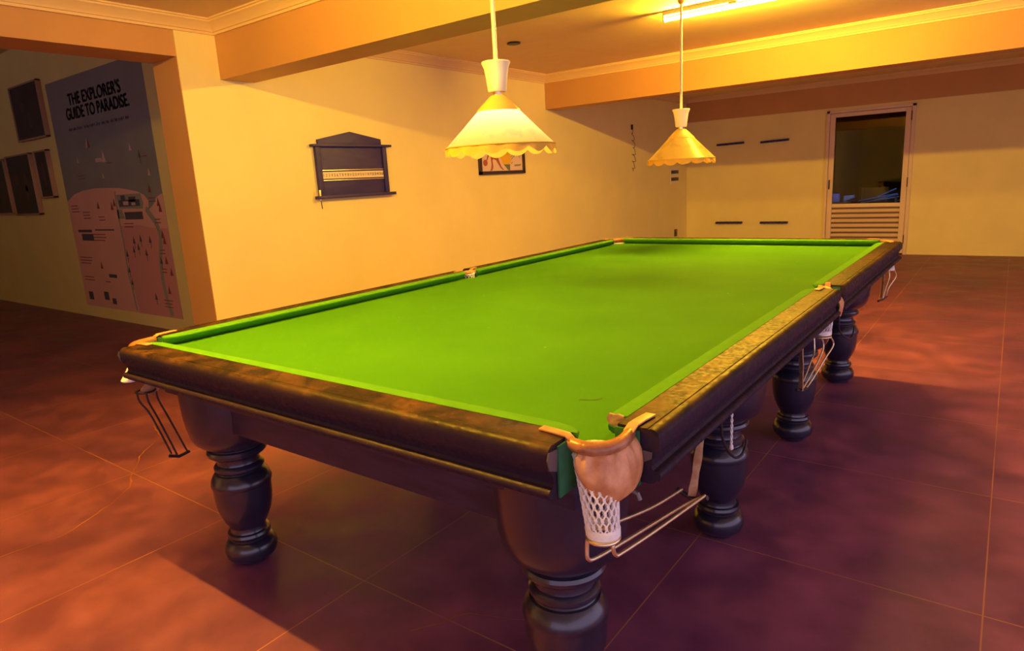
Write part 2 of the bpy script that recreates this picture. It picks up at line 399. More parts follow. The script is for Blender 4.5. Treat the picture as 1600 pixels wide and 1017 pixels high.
# crack in the floor, running through the joint crossing
def ribbon(name, pts, wd, m, z=0.0015, parent=None, kind=None):
    rnd = random.Random(3); P = []
    for i in range(len(pts)-1):
        a = Vector(pts[i]); b = Vector(pts[i+1]); k = max(2, int((b-a).length/.04))
        for j in range(k): P.append(a.lerp(b, j/k) + Vector((rnd.uniform(-.006, .006), rnd.uniform(-.006, .006))))
    P.append(Vector(pts[-1])); mb = MB(); vs = []; fs = []
    for i, p in enumerate(P):
        d = (P[min(i+1, len(P)-1)]-P[max(i-1, 0)]).normalized(); n = Vector((-d.y, d.x))*wd*(.6+.4*math.sin(i*.7))
        vs += [(p.x+n.x, p.y+n.y, z), (p.x-n.x, p.y-n.y, z)]
    for i in range(len(P)-1): fs.append((2*i, 2*i+1, 2*i+3, 2*i+2))
    return mb.add(vs, fs).build(name, m, parent, kind=kind, smooth=False)
M['crackline'] = mat('floor_crack_filler', (0.46, 0.165, 0.075), 0.6, var=.15, scale=20)
fl = bpy.data.objects['floor']
ribbon('crack', [(-2.66, -1.10), (-2.44, -1.163), (-2.25, -1.36), (-2.03, -1.51), (-1.85, -1.60), (-1.74, -1.74), (-1.60, -1.98), (-1.64, -2.2), (-1.66, -2.5)], .004, M['crackline'], parent=fl)
ribbon('crack', [(0.12, -1.62), (0.22, -1.45), (0.40, -1.38), (0.52, -1.43), (0.60, -1.50)], .003, M['crackline'], parent=fl)

# ------------------------------------------------------------------ snooker table
NX, NY, CB = 0.889, 1.7845, 0.043
ZB, ZN, ZT = 0.85, 0.886, 0.888
table = empty('snooker_table')
tag(table, 'full-size snooker table with green cloth, dark wooden rails and turned black legs', 'snooker table')

# bed cloth with pocket cut-outs
def bed_poly():
    X = NX+.036; Y = NY+.036; R = .056; r = .045
    q = []
    def corner(sx, sy):
        c = (sx*(X+.012), sy*(Y+.012)); return c
    pts = []
    # go round counter-clockwise from lower-left
    d = .066
    def cut(cx, cy, a0, a1): return arc((cx, cy), R, a0, a1, 10)
    e = .018; k = math.sqrt(R*R-e*e)
    off = math.asin(e/R)
    pts += cut(-X-e, -Y-e, PI/2-off, off)
    pts += cut(X+e, -Y-e, PI-off, PI/2+off)
    pts += arc((X, 0), r, -PI/2, -3*PI/2, 10)
    pts += cut(X+e, Y+e, -PI/2-off, -PI+off)
    pts += cut(-X-e, Y+e, -off, -PI/2+off)
    pts += arc((-X, 0), r, PI/2, -PI/2, 10)
    return pts
bp = bed_poly()
MB().prism(bp, lambda x, y: (x, y, ZB-.045), lambda x, y: (x, y, ZB)).build('bed', M['cloth'], table, ang=30)

# little tear on the baize near the corner pocket, and a chalky spot line near the far cushion
mk = MB()
def strip2(mb, pts, wd, z):
    for (a, b) in zip(pts[:-1], pts[1:]):
        a = Vector(a); b = Vector(b); d = (b-a).normalized(); n = Vector((-d.y, d.x))*wd/2
        mb.add([(a.x+n.x, a.y+n.y, z), (a.x-n.x, a.y-n.y, z), (b.x-n.x, b.y-n.y, z), (b.x+n.x, b.y+n.y, z)], [(0,1,2,3)])
strip2(mk, [(.733, -1.563), (.768, -1.548)], .003, ZB+.0008); strip2(mk, [(.768, -1.548), (.777, -1.528)], .004, ZB+.0008)
mk.build('cloth_tear', M['ink'], table, smooth=False)

# cushions: cross-section lofted along the rail, nose curving back at the pockets
def cushion(mapf, s0, s1, e0, e1):
    L = s1-s0; N = 70
    prm = []
    for i in range(N+1):
        t = i/N; prm.append(s0+L*(t - .13*math.sin(2*PI*t)/1.0*0.9))
    rings = []
    def back(s):
        b = 0.0
        for d, e in ((s-s0, e0), (s1-s, e1)):
            if d < e[0]:
                u = 1-max(0, d)/e[0]; b = max(b, e[1]*(1-math.sqrt(max(0, 1-u*u))))
        return b
    for s in prm:
        o = back(s); o = min(o, CB-.004)
        sec = [(CB, ZB), (min(o+.030, CB-.001), ZB), (o+.003, ZB+.025), (o, ZB+.030), (o+.001, ZB+.034), (o+.005, ZN), (CB, ZT)]
        sec = [(min(a, CB), z) for a, z in sec]
        rings.append([mapf(s, o_, z) for o_, z in sec])
    return MB().loft(rings)
CE = (.085, .040); ME = (.045, .036)
segs = []
segs.append(cushion(lambda s, o, z: (s, -NY-o, z), -NX+.0, NX-.0, CE, CE))
segs.append(cushion(lambda s, o, z: (s, NY+o, z), -NX+.0, NX-.0, CE, CE))
for sx in (1, -1):
    segs.append(cushion(lambda s, o, z, sx=sx: (sx*(NX+o), s, z), -1.700 if sx > 0 else -1.745, -.045, (.012, .012) if sx > 0 else CE, (.062, .036)))
    segs.append(cushion(lambda s, o, z, sx=sx: (sx*(NX+o), s, z), .055, NY-.07, (.022, .024), CE))
for c in segs: c.build('cushion', M['cushion'], table, ang=50)

# wooden rails: profile in (outward from cushion back, z)
def rail_profile():
    p = [(0.0, ZT-.001), (0.064, ZT), (0.0655, ZT-.0016), (0.068, ZT-.0016), (0.0695, ZT)]
    for i in range(8):
        a = PI/2 - i*(PI/2)/7
        p.append((0.072+.018*math.cos(a), ZT-.018+.018*math.sin(a)))
    p += [(0.090, ZT-.040), (0.088, ZT-.045), (0.084, ZT-.047), (0.082, ZT-.054), (0.074, ZT-.066), (0.072, ZT-.080), (0.076, ZT-.086), (0.082, ZT-.088)]
    for i in range(7):
        a = PI/2 - i*PI/6
        p.append((0.082+.010*math.cos(a), ZT-.097+.010*math.sin(a)))
    p += [(0.079, ZT-.112), (0.068, ZT-.116), (0.0, ZT-.116)]
    return p
RP = rail_profile()
def rail(mapf, s0, s1, name='rail'):
    N = 3; rings = [[mapf(s0+(s1-s0)*i/N, o, z) for o, z in RP] for i in range(N+1)]
    mb = MB().loft(rings)
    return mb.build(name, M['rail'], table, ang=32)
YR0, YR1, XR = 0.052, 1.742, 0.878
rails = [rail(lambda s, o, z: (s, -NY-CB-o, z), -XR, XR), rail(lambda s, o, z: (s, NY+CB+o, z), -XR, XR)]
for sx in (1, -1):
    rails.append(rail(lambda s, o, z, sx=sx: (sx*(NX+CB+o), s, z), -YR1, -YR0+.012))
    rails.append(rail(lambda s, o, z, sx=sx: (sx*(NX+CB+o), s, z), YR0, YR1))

# cloth-covered and plated rail ends at the corner pockets
def end_cover(sx, sy):
    # on the end rail
    m = MB(); m2 = MB()
    m.box((sx*(XR+.001), sy*(NY+CB-.004), ZT-.112), (sx*(XR+.007), sy*(NY+CB+.062), ZT-.006))
    # on the side rail
    m2.box((sx*(NX+CB-.004), sy*(YR1+.001), ZT-.122), (sx*(NX+CB+.050), sy*(YR1+.007), ZT-.006))
    for q in (m, m2): q.build('rail_end_cloth', M['endcloth'], table, bevel=.002)
    k = MB()
    k.prism([(0, 0), (.030, .002), (.036, -.012), (.030, -.034), (.006, -.044)],
            lambda a, b: (sx*(XR+.0012), sy*(NY+CB+.064+a-.004), ZT-.012+b), lambda a, b: (sx*(XR+.004), sy*(NY+CB+.064+a-.004), ZT-.012+b))
    k.build('rail_end_plate', M['steel'], table)
    k = MB()
    k.prism([(0, 0), (.026, -.002), (.024, -.016), (.006, -.026)],
            lambda a, b: (sx*(NX+CB+.050+a), sy*(YR1+.001), ZT-.045+b), lambda a, b: (sx*(NX+CB+.050+a), sy*(YR1+.004), ZT-.045+b))
    k.build('rail_end_plate', M['steel'], table)
for sx in (1, -1):
    for sy in (1, -1): end_cover(sx, sy)

# torn cloth tip on the cushion at the near corner pocket
def torn(poly, d0, d1, name, m):
    MB().prism(poly, lambda x, z: (x, -1.700-d0, z), lambda x, z: (x, -1.700-d1, z)).build(name, m, table, smooth=False)
torn([(.8885, .884), (.893, .890), (.905, .8885), (.914, .891), (.926, .888), (.929, .878), (.921, .872), (.924, .862), (.910, .866), (.900, .861), (.892, .868), (.887, .876)], .0005, .006, 'torn_cushion_tip', M['leather2'])
torn([(.893, .867), (.905, .863), (.924, .866), (.935, .860), (.934, .850), (.905, .850), (.895, .856)], .001, .012, 'torn_cloth_lump', M['endcloth'])

# frame under the bed
ap = MB()
for sy in (1, -1):
    ap.box((-.80, sy*1.72, .565), (.80, sy*1.66, ZB-.046)); ap.box((-.86, sy*1.80, .70), (.86, sy*1.72, ZB-.046))
for sx in (1, -1):
    ap.box((sx*.80, -1.66, .565), (sx*.74, 1.66, ZB-.046)); ap.box((sx*.88, -1.72, .70), (sx*.80, 1.72, ZB-.046))
for y in (-.546, .546): ap.box((-.74, y-.05, .60), (.74, y+.05, ZB-.046))
ap.build('frame', M['apron'], table, bevel=.004)

# legs
LEGP = [(0, .050), (.004, .060), (.016, .062), (.020, .078), (.034, .091), (.055, .096), (.075, .093), (.092, .083), (.097, .076), (.099, .071), (.104, .071), (.108, .076), (.118, .079),
        (.128, .076), (.131, .066), (.140, .063), (.150, .063), (.156, .068), (.160, .070), (.175, .078), (.205, .091), (.24, .099), (.275, .103), (.318, .104), (.320, .107),
        (.330, .109), (.338, .108), (.350, .104), (.364, .096), (.372, .089), (.374, .082), (.377, .080), (.380, .084), (.388, .089), (.397, .089), (.404, .083), (.408, .076),
        (.420, .073), (.430, .075), (.436, .082), (.440, .096), (.448, .104), (.458, .106), (.467, .102), (.471, .094), (.474, .094), (.480, .104), (.492, .122), (.508, .139), (.53, .150),
        (.57, .158), (.62, .163), (.69, .166), (.80, .166)]
def leg(x, y, src=None):
    if src: o = src.copy(); C.objects.link(o)
    else: o = MB().lathe(LEGP, n=64).build('leg', M['black'], table, ang=28)
    o.location = (x, y, 0); o.parent = table; return o
l0 = leg(.72, -1.64)
for sx in (1, -1):
    for y in (-1.64, -.546, .546, 1.64):
        if (sx, y) != (1, -1.64): leg(sx*.72, y, l0)

# pockets
def bez(P, n=24):
    P = [Vector(p) for p in P]; out = []
    Q = [P[0]]+P+[P[-1]]
    for i in range(1, len(Q)-2):
        p0, p1, p2, p3 = Q[i-1:i+3]
        for k in range(n):
            t = k/n; out.append(.5*((2*p1)+(-p0+p2)*t+(2*p0-5*p1+4*p2-p3)*t*t+(-p0+3*p1-3*p2+p3)*t**3))
    out.append(P[-1]); return out

def net_mesh(top, bot, rt, rb, cols, rows, th):
    top = Vector(top); bot = Vector(bot)
    mb = MB(); rnd = random.Random(5)
    def P(a, t):
        c = top.lerp(bot, t); r = (rt+(rb-rt)*(max(0, t)**.8))
        return (c.x+r*math.cos(a), c.y+r*math.sin(a), c.z)
    for k in range(rows):
        ph = (k % 2)*.5
        t0 = k/rows*.94; t1 = (k+1)/rows*.94
        # wavy ring
        ring = []
        for i in range(cols*2):
            a = 2*PI*(i/2+ph)/cols; ring.append(P(a, t0+(t1-t0)*(.5+.32*(1 if i % 2 else -1))))
        mb.tube(ring, th, n=5, closed=True)
        for i in range(cols):
            a0 = 2*PI*(i+ph)/cols; a1 = 2*PI*(i+ph+.08)/cols
            mb.tube([P(a0, t0+(t1-t0)*.18), P(a1, t0-(t1-t0)*.32)], th*1.15, n=5)
    for t in (.93, .955, .98, 1.0):
        mb.tube([P(2*PI*i/24, t) for i in range(24)], th*1.5, n=5, closed=True)
    mb.tube([P(2*PI*i/24, 0) for i in range(24)], th*1.6, n=5, closed=True)
    return mb

def mirror(sx, sy): return lambda v: Vector((sx*v.x, sy*v.y, v.z))
def arc3(t):  # rim line of corner pocket, in the (+,+) corner
    return None
CR = bez([(.880, 1.846, .876), (.905, 1.853, .873), (.934, 1.848, .871), (.958, 1.826, .871), (.968, 1.792, .873), (.964, 1.752, .876)], 8)
def interp(t, P):
    for (a, u), (b, v) in zip(P[:-1], P[1:]):
        if t <= b: return u+(v-u)*(t-a)/(b-a)
    return P[-1][1]
def corner_pocket(sx, sy, full=True, zb=.712):
    T = mirror(sx, sy)
    rim = MB().tube(CR, [.012+.003*math.sin(PI*i/(len(CR)-1)) for i in range(len(CR))], n=14)
    p = rim.xform(T).build('pocket', M['leatherrim'], table, ang=60)
    # leather tabs fixed on the rails
    tb = MB()
    tb2 = MB()
    tb.loft([[(x, y-.010, z), (x, y+.010, z), (x, y+.010, z+.004), (x, y-.010, z+.004)] for x, y, z in ((.892, 1.850, .880), (.880, 1.849, .8885), (.85, 1.846, .889), (.815, 1.843, .889))])
    tb2.loft([[(x-.011, y, z), (x+.011, y, z), (x+.011, y, z+.004), (x-.011, y, z+.004)] for x, y, z in ((.965, 1.762, .880), (.966, 1.742, .889), (.968, 1.71, .8895), (.972, 1.672, .889))])
    for q in (tb, tb2): q.xform(T).build('strap', M['leather'], p, ang=50, bevel=.001)
    # hanging leather flap
    FR = CR[9:]; n = len(FR); rings = []
    mid = Vector((.90, 1.77, 0))
    V = 12
    outer = []; inner = []
    for i in range(n):
        c = FR[i]; t = i/(n-1)
        d = (Vector((c.x, c.y, 0))-mid); d.normalize()
        depth = interp(t, ((0, .044), (.06, .056), (.2, .078), (.36, .095), (.5, .099), (.62, .094), (.8, .090), (.94, .084), (1, .066)))
        row = []; row2 = []
        for j in range(V+1):
            v = j/V
            out = .0115+.030*v-.020*v*v*v + .0050*math.sin(t*40+2*math.sin(t*9))*max(0, 1-v*1.5)*min(1, v*8)
            spread = (t-.5)*.012*math.sin(PI*v*.8)
            tang = Vector((-d.y, d.x, 0))*(-spread)
            q = Vector((c.x, c.y, c.z-.006-depth*v))+d*(out*(.45+.55*min(1, 2.2*t+.1)))+tang
            row.append(q); row2.append(q-d*.0035)
        outer.append(row); inner.append(row2)
    fm = MB()
    fm.loft([o+list(reversed(i)) for o, i in zip(outer, inner)])
    fm.xform(T).build('flap', M['leather'], p, ang=70)
    # net
    if full: nm = net_mesh((.915, 1.806, .848), (.960, 1.862, zb), .045, .029, 16, 11, .0030)
    else: nm = net_mesh((.918, 1.808, .848), (.945, 1.85, .700), .045, .030, 14, 9, .0030)
    nm.xform(T).build('net', M['net'], p, ang=60)
    return p

def rod_set(p, rods, bar, strap, sm='leather2', r=.0036, ring=None, bm='brass'):
    for q in rods:
        MB().tube(bez(q, 8), r, n=8).build('ball_rod', M[bm], p, ang=60)
    if ring:
        c, rr = ring
        MB().tube([(c[0]+rr*math.cos(2*PI*i/20), c[1]+rr*math.sin(2*PI*i/20), c[2]) for i in range(20)], r, n=8, closed=True).build('net_ring', M[bm], p, ang=60)
    MB().tube(bar, .006, n=8).build('rod_bar', M['iron'], p, ang=60)
    a, b, wd = strap; a = Vector(a); b = Vector(b); wd = Vector(wd); m = a.lerp(b, .5)+Vector((.004, -.006, 0))
    nn = (b-a).cross(wd).normalized()*.002
    rings = []
    for k in range(11):
        t = k/10; c = a.lerp(b, t)+(m-a.lerp(b, .5))*math.sin(PI*t); ww = wd*(1+.12*math.sin(t*17))
        rings.append([c-ww+nn, c+ww+nn, c+ww-nn, c-ww-nn])
    MB().loft(rings).build('strap', M[sm], p, ang=60)

# near right corner
p = corner_pocket(1, -1)
rod_set(p, [[(.943, -1.892, .707), (.942, -1.893, .690), (.943, -1.892, .668), (.948, -1.87, .660), (.960, -1.78, .652), (.985, -1.55, .630), (1.000, -1.455, .618)],
            [(.985, -1.868, .703), (.985, -1.870, .690), (.986, -1.862, .674), (.989, -1.84, .669), (.995, -1.70, .650), (1.005, -1.455, .622)],
            [(.935, -1.850, .706), (.937, -1.80, .692), (.945, -1.62, .650), (.948, -1.455, .624)]],
        [(.935, -1.455, .622), (.975, -1.452, .604), (1.012, -1.455, .618)],
        [(.972, -1.452, .610), (.948, -1.318, .765), (.008, .005, 0)], r=.0042, ring=((.962, -1.866, .707), .030))
MB().tube([(.96, -1.765, .764), (.985, -1.765, .757), (.990, -1.765, .745)], .005, n=8).build('bolt', M['steel'], table)
# near left corner: rods hang down
p = corner_pocket(-1, -1, zb=.752)
rod_set(p, [[(-.965, -1.85, .700), (-.966, -1.845, .66), (-.955, -1.82, .60), (-.948, -1.775, .435)],
            [(-.925, -1.835, .700), (-.93, -1.83, .66), (-.945, -1.80, .58), (-.945, -1.757, .425)],
            [(-.945, -1.79, .705), (-.945, -1.79, .66), (-.946, -1.765, .58), (-.948, -1.715, .42)]],
        [(-.948, -1.785, .43), (-.946, -1.75, .415), (-.948, -1.708, .42)],
        [(-.93, -1.835, .725), (-.945, -1.785, .690), (.004, .014, .014)], ring=((-.945, -1.828, .70), .032), bm='iron')
# far right corner
p = corner_pocket(1, 1, full=False)
rod_set(p, [[(.918, 1.85, .70), (.915, 1.83, .64), (.925, 1.74, .58), (.93, 1.62, .545)],
            [(.950, 1.82, .70), (.955, 1.82, .655), (.945, 1.76, .59), (.94, 1.72, .54)],
            [(.975, 1.85, .70), (.985, 1.87, .655), (.955, 1.83, .59), (.945, 1.83, .535)]],
        [(.93, 1.61, .54), (.94, 1.72, .532), (.945, 1.84, .532)],
        [(.935, 1.70, .545), (.93, 1.74, .745), (.008, -.020, 0)], ring=((.945, 1.85, .70), .032))
p = corner_pocket(-1, 1, full=False)

# middle pockets
MR = bez([(.918, .052, .874), (.945, .047, .872), (.966, .024, .871), (.970, 0, .871), (.966, -.024, .871), (.945, -.047, .872), (.918, -.042, .874)], 6)
def middle_pocket(sx):
    T = lambda v: Vector((sx*v.x, v.y, v.z))
    p = MB().tube(MR, .011, n=12).xform(T).build('pocket', M['leather'], table, ang=60)
    tb = MB(); tb2 = MB()
    tb.loft([[(x-.011, y, z), (x+.011, y, z), (x+.011, y, z+.004), (x-.011, y, z+.004)] for x, y, z in ((.955, .044, .878), (.952, .056, .889), (.950, .085, .889))])
    tb2.loft([[(x-.011, y, z), (x+.011, y, z), (x+.011, y, z+.004), (x-.011, y, z+.004)] for x, y, z in ((.955, -.030, .878), (.950, -.044, .889), (.945, -.10, .889))])
    for q in (tb, tb2): q.xform(T).build('strap', M['leather'], p, ang=50, bevel=.001)
    fm = MB(); rings = []
    for i in range(13):
        t = i/12; y = -.034+.075*t; dpt = .075+.03*math.sin(PI*t)
        o = [(.975+.030*math.sin(PI*v*.75)+.02*v, y, .874-dpt*v) for v in [j/8 for j in range(9)]]
        rings.append(o+[(a-.003, b, c) for a, b, c in reversed(o)])
    fm.loft(rings).xform(T).build('flap', M['leather'], p, ang=60)
    net_mesh((.950, 0, .866), (.948, .006, .690), .046, .034, 16, 11, .0024).xform(T).build('net', M['net'], p, ang=60)
    MB().loft([[(sx*(.910), y, z0), (sx*(1.000), y, z0), (sx*1.000, y, z1), (sx*.910, y, z1)] for y, z0, z1 in ((.049, .80, .880), (.052, .80, .880))]).build('rail_end_cloth', M['endcloth'], p)
    return p
p = middle_pocket(1)
rod_set(p, [[(.925, -.020, .676), (.93, -.03, .62), (.935, -.10, .60), (.938, -.23, .555), (.940, -.31, .535)],
            [(.955, -.020, .676), (.960, -.01, .640), (.957, -.07, .600), (.950, -.21, .553), (.946, -.275, .535)],
            [(.982, .015, .676), (.988, .035, .640), (.975, -.05, .600), (.955, -.18, .540), (.950, -.235, .528)]],
        [(.936, -.33, .545), (.945, -.285, .530), (.951, -.225, .524)],
        [(.944, -.29, .535), (.930, -.27, .745), (.010, -.014, 0)], ring=((.948, .006, .680), .035))
MB().tube([(.948+.035*math.cos(2*PI*i/20), .006+.035*math.sin(2*PI*i/20), .690) for i in range(20)], .0036, n=8, closed=True).build('net_ring', M['brass'], p, ang=60)
middle_pocket(-1)

# J shaped rest hooks and a bit of cord hanging under the right side
MB().tube(bez([(.88, -.995, .765), (.88, -.989, .635), (.88, -.963, .554), (.88, -.87, .470), (.88, -.790, .444), (.88, -.745, .462), (.88, -.735, .480)], 8), .0045, n=8).build('rest_hook', M['iron'], table, ang=60)
MB().tube(bez([(.88, .722, .765), (.88, .725, .629), (.88, .747, .542), (.88, .911, .468), (.88, 1.06, .425), (.88, 1.14, .440), (.88, 1.165, .475)], 8), .0045, n=8).build('rest_hook', M['iron'], table, ang=60)
cd = MB()
for ph in (0, PI): cd.tube([(.88+.0025*math.cos(i*.9+ph), -.890+.0025*math.sin(i*.9+ph), .765-i*.0052) for i in range(50)], .0023, n=6)
cd.lathe([(.500, .003), (.505, .007), (.515, .006), (.520, .003)], (.88, -.890, 0), n=10)
cd.build('cord', M['net'], table, ang=60)

# ------------------------------------------------------------------ pendant lamps
def pendant(loc, lit, sk):
    t = empty('pendant_lamp', (loc[0], loc[1], 0))
    zr = loc[2]     # rim height
    def S(mb): return mb.xform(lambda v: Vector((v.x*sk, v.y*sk, zr+(v.z-zr)*sk)))
    MB().tube([(0, 0, ZC-.05), (0, 0, zr+.33*sk)], .0085, n=14).build('stem', M['ivory'], t)
    MB().lathe([(ZC-.085, .010), (ZC-.080, .018), (ZC-.03, .040), (ZC-.004, .055), (ZC, .055)], n=28).build('ceiling_rose', M['cap'], t)
    z = zr+.225
    S(MB().lathe([(z, .036), (z+.004, .040), (z+.06, .046), (z+.095, .052), (z+.118, .062), (z+.123, .060), (z+.118, .050), (z+.112, .012)], n=36)).build('cup', M['ivory'], t, ang=40)
    S(MB().lathe([(zr+.205, .018), (zr+.227, .018)], n=20)).build('neck', M['brass'], t)
    S(MB().lathe([(zr+.145, .094), (zr+.150, .093), (zr+.208, .034), (zr+.211, .028), (zr+.206, .026), (zr+.148, .086)], n=48)).build('cap', M['cap'], t, ang=40)
    n = 192; mb = MB(); rings = []
    prof = [(.148, .090), (.075, .162), (.008, .230), (.000, .238)]
    for dz, r in prof: rings.append([(r*math.cos(2*PI*i/n), r*math.sin(2*PI*i/n), zr+dz) for i in range(n)])
    mb2 = MB(); vs = [q for R in rings for q in R]; fs = []
    for k in range(len(rings)-1):
        for i in range(n): fs.append((k*n+i, k*n+(i+1) % n, (k+1)*n+(i+1) % n, (k+1)*n+i))
    mb2.add(vs, fs); sh = S(mb2).build('shade', M['shade'], t, ang=60)
    # scalloped edge band
    sb = MB(); ra = []; rb = []; rc = []
    for i in range(n):
        a = 2*PI*i/n; u = (i/n*15) % 1
        dd = .014+.024*abs(math.sin(PI*u))**.8 + .004*math.sin(3*a)
        fl = .238+.004*math.sin(2*PI*u)
        ra.append((.238*math.cos(a), .238*math.sin(a), zr+.001)); rb.append((fl*math.cos(a), fl*math.sin(a), zr-dd*.5))
        rc.append(((fl+.001)*math.cos(a), (fl+.001)*math.sin(a), zr-dd))
    vs = ra+rb+rc; fs = []
    for k in range(2):
        for i in range(n): fs.append((k*n+i, k*n+(i+1) % n, (k+1)*n+(i+1) % n, (k+1)*n+i))
    S(sb.add(vs, fs)).build('scalloped_edge', M['cap2'], sh, ang=60)
    S(MB().tube([(.2385*math.cos(2*PI*i/64), .2385*math.sin(2*PI*i/64), zr) for i in range(64)], .003, n=6, closed=True)).build('trim_band', M['cap2'], sh)
    # holder and bulb
    S(MB().lathe([(zr+.13, .02), (zr+.20, .02)], n=20)).build('lamp_holder', M['ivory'], t)
    bl = MB()
    bl.lathe([(zr+.025-.0, .002), (zr+.028, .014), (zr+.038, .025), (zr+.052, .030), (zr+.068, .028), (zr+.09, .018), (zr+.13, .013)], n=24)
    S(bl).build('bulb', M['bulb'] if lit else M['bulb_off'], t, ang=60)
    return t
def translucent(name, col, tr):
    m = bpy.data.materials.new(name); m.use_nodes = True; nt = m.node_tree; L = nt.links
    nt.nodes.clear(); o = nt.nodes.new('ShaderNodeOutputMaterial'); d = nt.nodes.new('ShaderNodeBsdfDiffuse'); t = nt.nodes.new('ShaderNodeBsdfTranslucent')
    d.inputs[0].default_value = (*col, 1); t.inputs[0].default_value = (*col, 1)
    x = nt.nodes.new('ShaderNodeMixShader'); x.inputs[0].default_value = tr
    L.new(d.outputs[0], x.inputs[1]); L.new(t.outputs[0], x.inputs[2]); L.new(x.outputs[0], o.inputs[0]); return m
M['cap2'] = translucent('amber_scallop', (0.72, 0.40, 0.07), 0.04)
M['bulb_off'] = mat('frosted_bulb', (0.9, 0.85, 0.7), 0.3)
tag(pendant((-.145, -.665, 1.512), True, .925), 'lit cream glass pendant lamp glowing over the near half of the table', 'pendant lamp', 'pendant lamps over the snooker table')
tag(pendant((-.375, 1.735, 1.457), False, .975), 'unlit amber pendant lamp hanging over the far half of the table', 'pendant lamp', 'pendant lamps over the snooker table')

# ------------------------------------------------------------------ fluorescent fittings
def fluoro(x0, x1, y, label):
    xc = (x0+x1)/2; t = empty('fluorescent_light', (xc, y, ZC)); h = (x1-x0)/2
    MB().box((-h, -.022, -.034), (h, .022, 0)).build('housing', M['housing'], t, bevel=.003)
    for s in (-1, 1):
        MB().box((s*(h-.004), -.014, -.078), (s*(h+.012), .014, -.002)).build('lamp_socket', M['housing'], t, bevel=.004)
    MB().tube([(-h+.006, 0, -.062), (h-.006, 0, -.062)], .013, n=16).build('tube', M['tube'], t)
    for s in (-.14,): MB().box((s-.01, -.020, -.047), (s+.05, .026, -.030)).build('clip', M['cap'], t)
    return tag(t, label, 'ceiling light', 'fluorescent tubes on the ceiling')
fluoro(-.70, .58, 2.20, 'lit fluorescent tube on the ceiling between the two beams')
fluoro(-1.10, .12, -2.10, 'lit fluorescent tube on the ceiling in front of the near beam, out of frame')

# round dark ceiling plate
t = MB().lathe([(0, .030), (-.004, .058), (-.012, .062), (-.016, .05), (-.018, .02)][::-1], n=28).build('ceiling_plate', M['darkplastic'], loc=(-2.11, 2.19, ZC))
tag(t, 'small round dark plate on the ceiling between the beams', 'ceiling plate')

# ------------------------------------------------------------------ scoreboard
sbd = empty('scoreboard', (XW, 1.0, 1.33)); 
tag(sbd, 'dark wooden snooker scoreboard with brass number slides on the left wall', 'scoreboard')
def P(a, b): return (a[0], a[1]-1.0, a[2]-1.33), (b[0], b[1]-1.0, b[2]-1.33)
def sbox(name, a, b, m, bevel=.003, par=sbd): return MB().box(*P(a, b)).build(name, m, par, bevel=bevel)
sbox('back_panel', (0.001, .66, 1.33), (.014, 1.34, 1.76), M['board'])
pd = MB().prism([(.658, 1.745), (1.340, 1.745), (1.340, 1.795), (1.0, 1.852), (.658, 1.785)], lambda y, z: (.001, y-1, z-1.33), lambda y, z: (.020, y-1, z-1.33))
pd.build('pediment', M['board'], sbd, bevel=.003)
sbox('top_shelf', (0.001, .585, 1.728), (.050, 1.435, 1.747), M['board'])
sbox('bottom_ledge', (0.001, .585, 1.312), (.055, 1.440, 1.337), M['board'])
sbox('side_post', (0.001, .620, 1.337), (.034, .664, 1.728), M['board'])
sbox('side_post', (0.001, 1.338, 1.337), (.034, 1.382, 1.728), M['board'])
sbox('brass_slide', (0.014, .668, 1.536), (.026, 1.334, 1.543), M['brass'], .002)
sbox('brass_slide', (0.014, .668, 1.455), (.026, 1.334, 1.462), M['brass'], .002)
stp = sbox('number_strip', (0.014, .666, 1.472), (.022, 1.334, 1.527), M['strip'], .001)
def text_mesh(body, size, extr=.0006):
    cu = bpy.data.curves.new('txt', 'FONT'); cu.body = body; cu.size = size; cu.align_x = 'CENTER'; cu.align_y = 'CENTER'; cu.extrude = extr
    o = bpy.data.objects.new('txt', cu); C.objects.link(o)
    bpy.context.view_layer.update()
    dg = bpy.context.evaluated_depsgraph_get()
    me = bpy.data.meshes.new_from_object(o.evaluated_get(dg)); bpy.data.objects.remove(o); bpy.data.curves.remove(cu)
    return me
nb = MB()
seq = [str(i) for i in range(1, 21)]+['30', '40', '50', '60']
for i, s in enumerate(seq):
    me = text_mesh(s, .034); y = .680+(1.322-.680)*i/(len(seq)-1)
    sc_ = 0.62 if len(s) > 1 else .8
    nb.add([(.0225+v.co.z, y-1+v.co.x*sc_, 1.4995-1.33+v.co.y) for v in me.vertices], [tuple(p.vertices) for p in me.polygons]); bpy.data.meshes.remove(me)
nb.build('numbers', M['ink'], stp, smooth=False)
sbox('chalk_peg', (0.040, .600, 1.300), (.050, .612, 1.385), M['brass'], .001)
MB().tube([(.045, .606-1, 1.305-1.33), (.045, .612-1, 1.235-1.33)], .004, n=6).build('pencil', M['ink'], sbd)

# ------------------------------------------------------------------ framed picture behind the lit lamp
pic = empty('framed_picture', (XW, 3.11, 1.45))
tag(pic, 'small framed print of a bending figure on the left wall behind the lit lamp', 'picture')
def pf(poly, d0, d1, m, name, par): return MB().prism(poly, lambda y, z: (d0, y-3.11, z-1.45), lambda y, z: (d1, y-3.11, z-1.45)).build(name, m, par, smooth=False)
fr = MB()
y0, y1, z0, z1 = 2.70, 3.52, 1.452, 2.02
for a, b in (((y0, z0), (y1, z0+.035)), ((y0, z1-.035), (y1, z1)), ((y0, z0), (y0+.035, z1)), ((y1-.035, z0), (y1, z1))):
    fr.box((.001, a[0]-3.11, a[1]-1.45), (.030, b[0]-3.11, b[1]-1.45))
fr.build('frame', M['blackframe'], pic, bevel=.002)
pr = MB().box((.001, y0+.03-3.11, z0+.03-1.45), (.012, y1-.03-3.11, z1-.03-1.45)).build('print', M['print_paper'], pic, smooth=False)
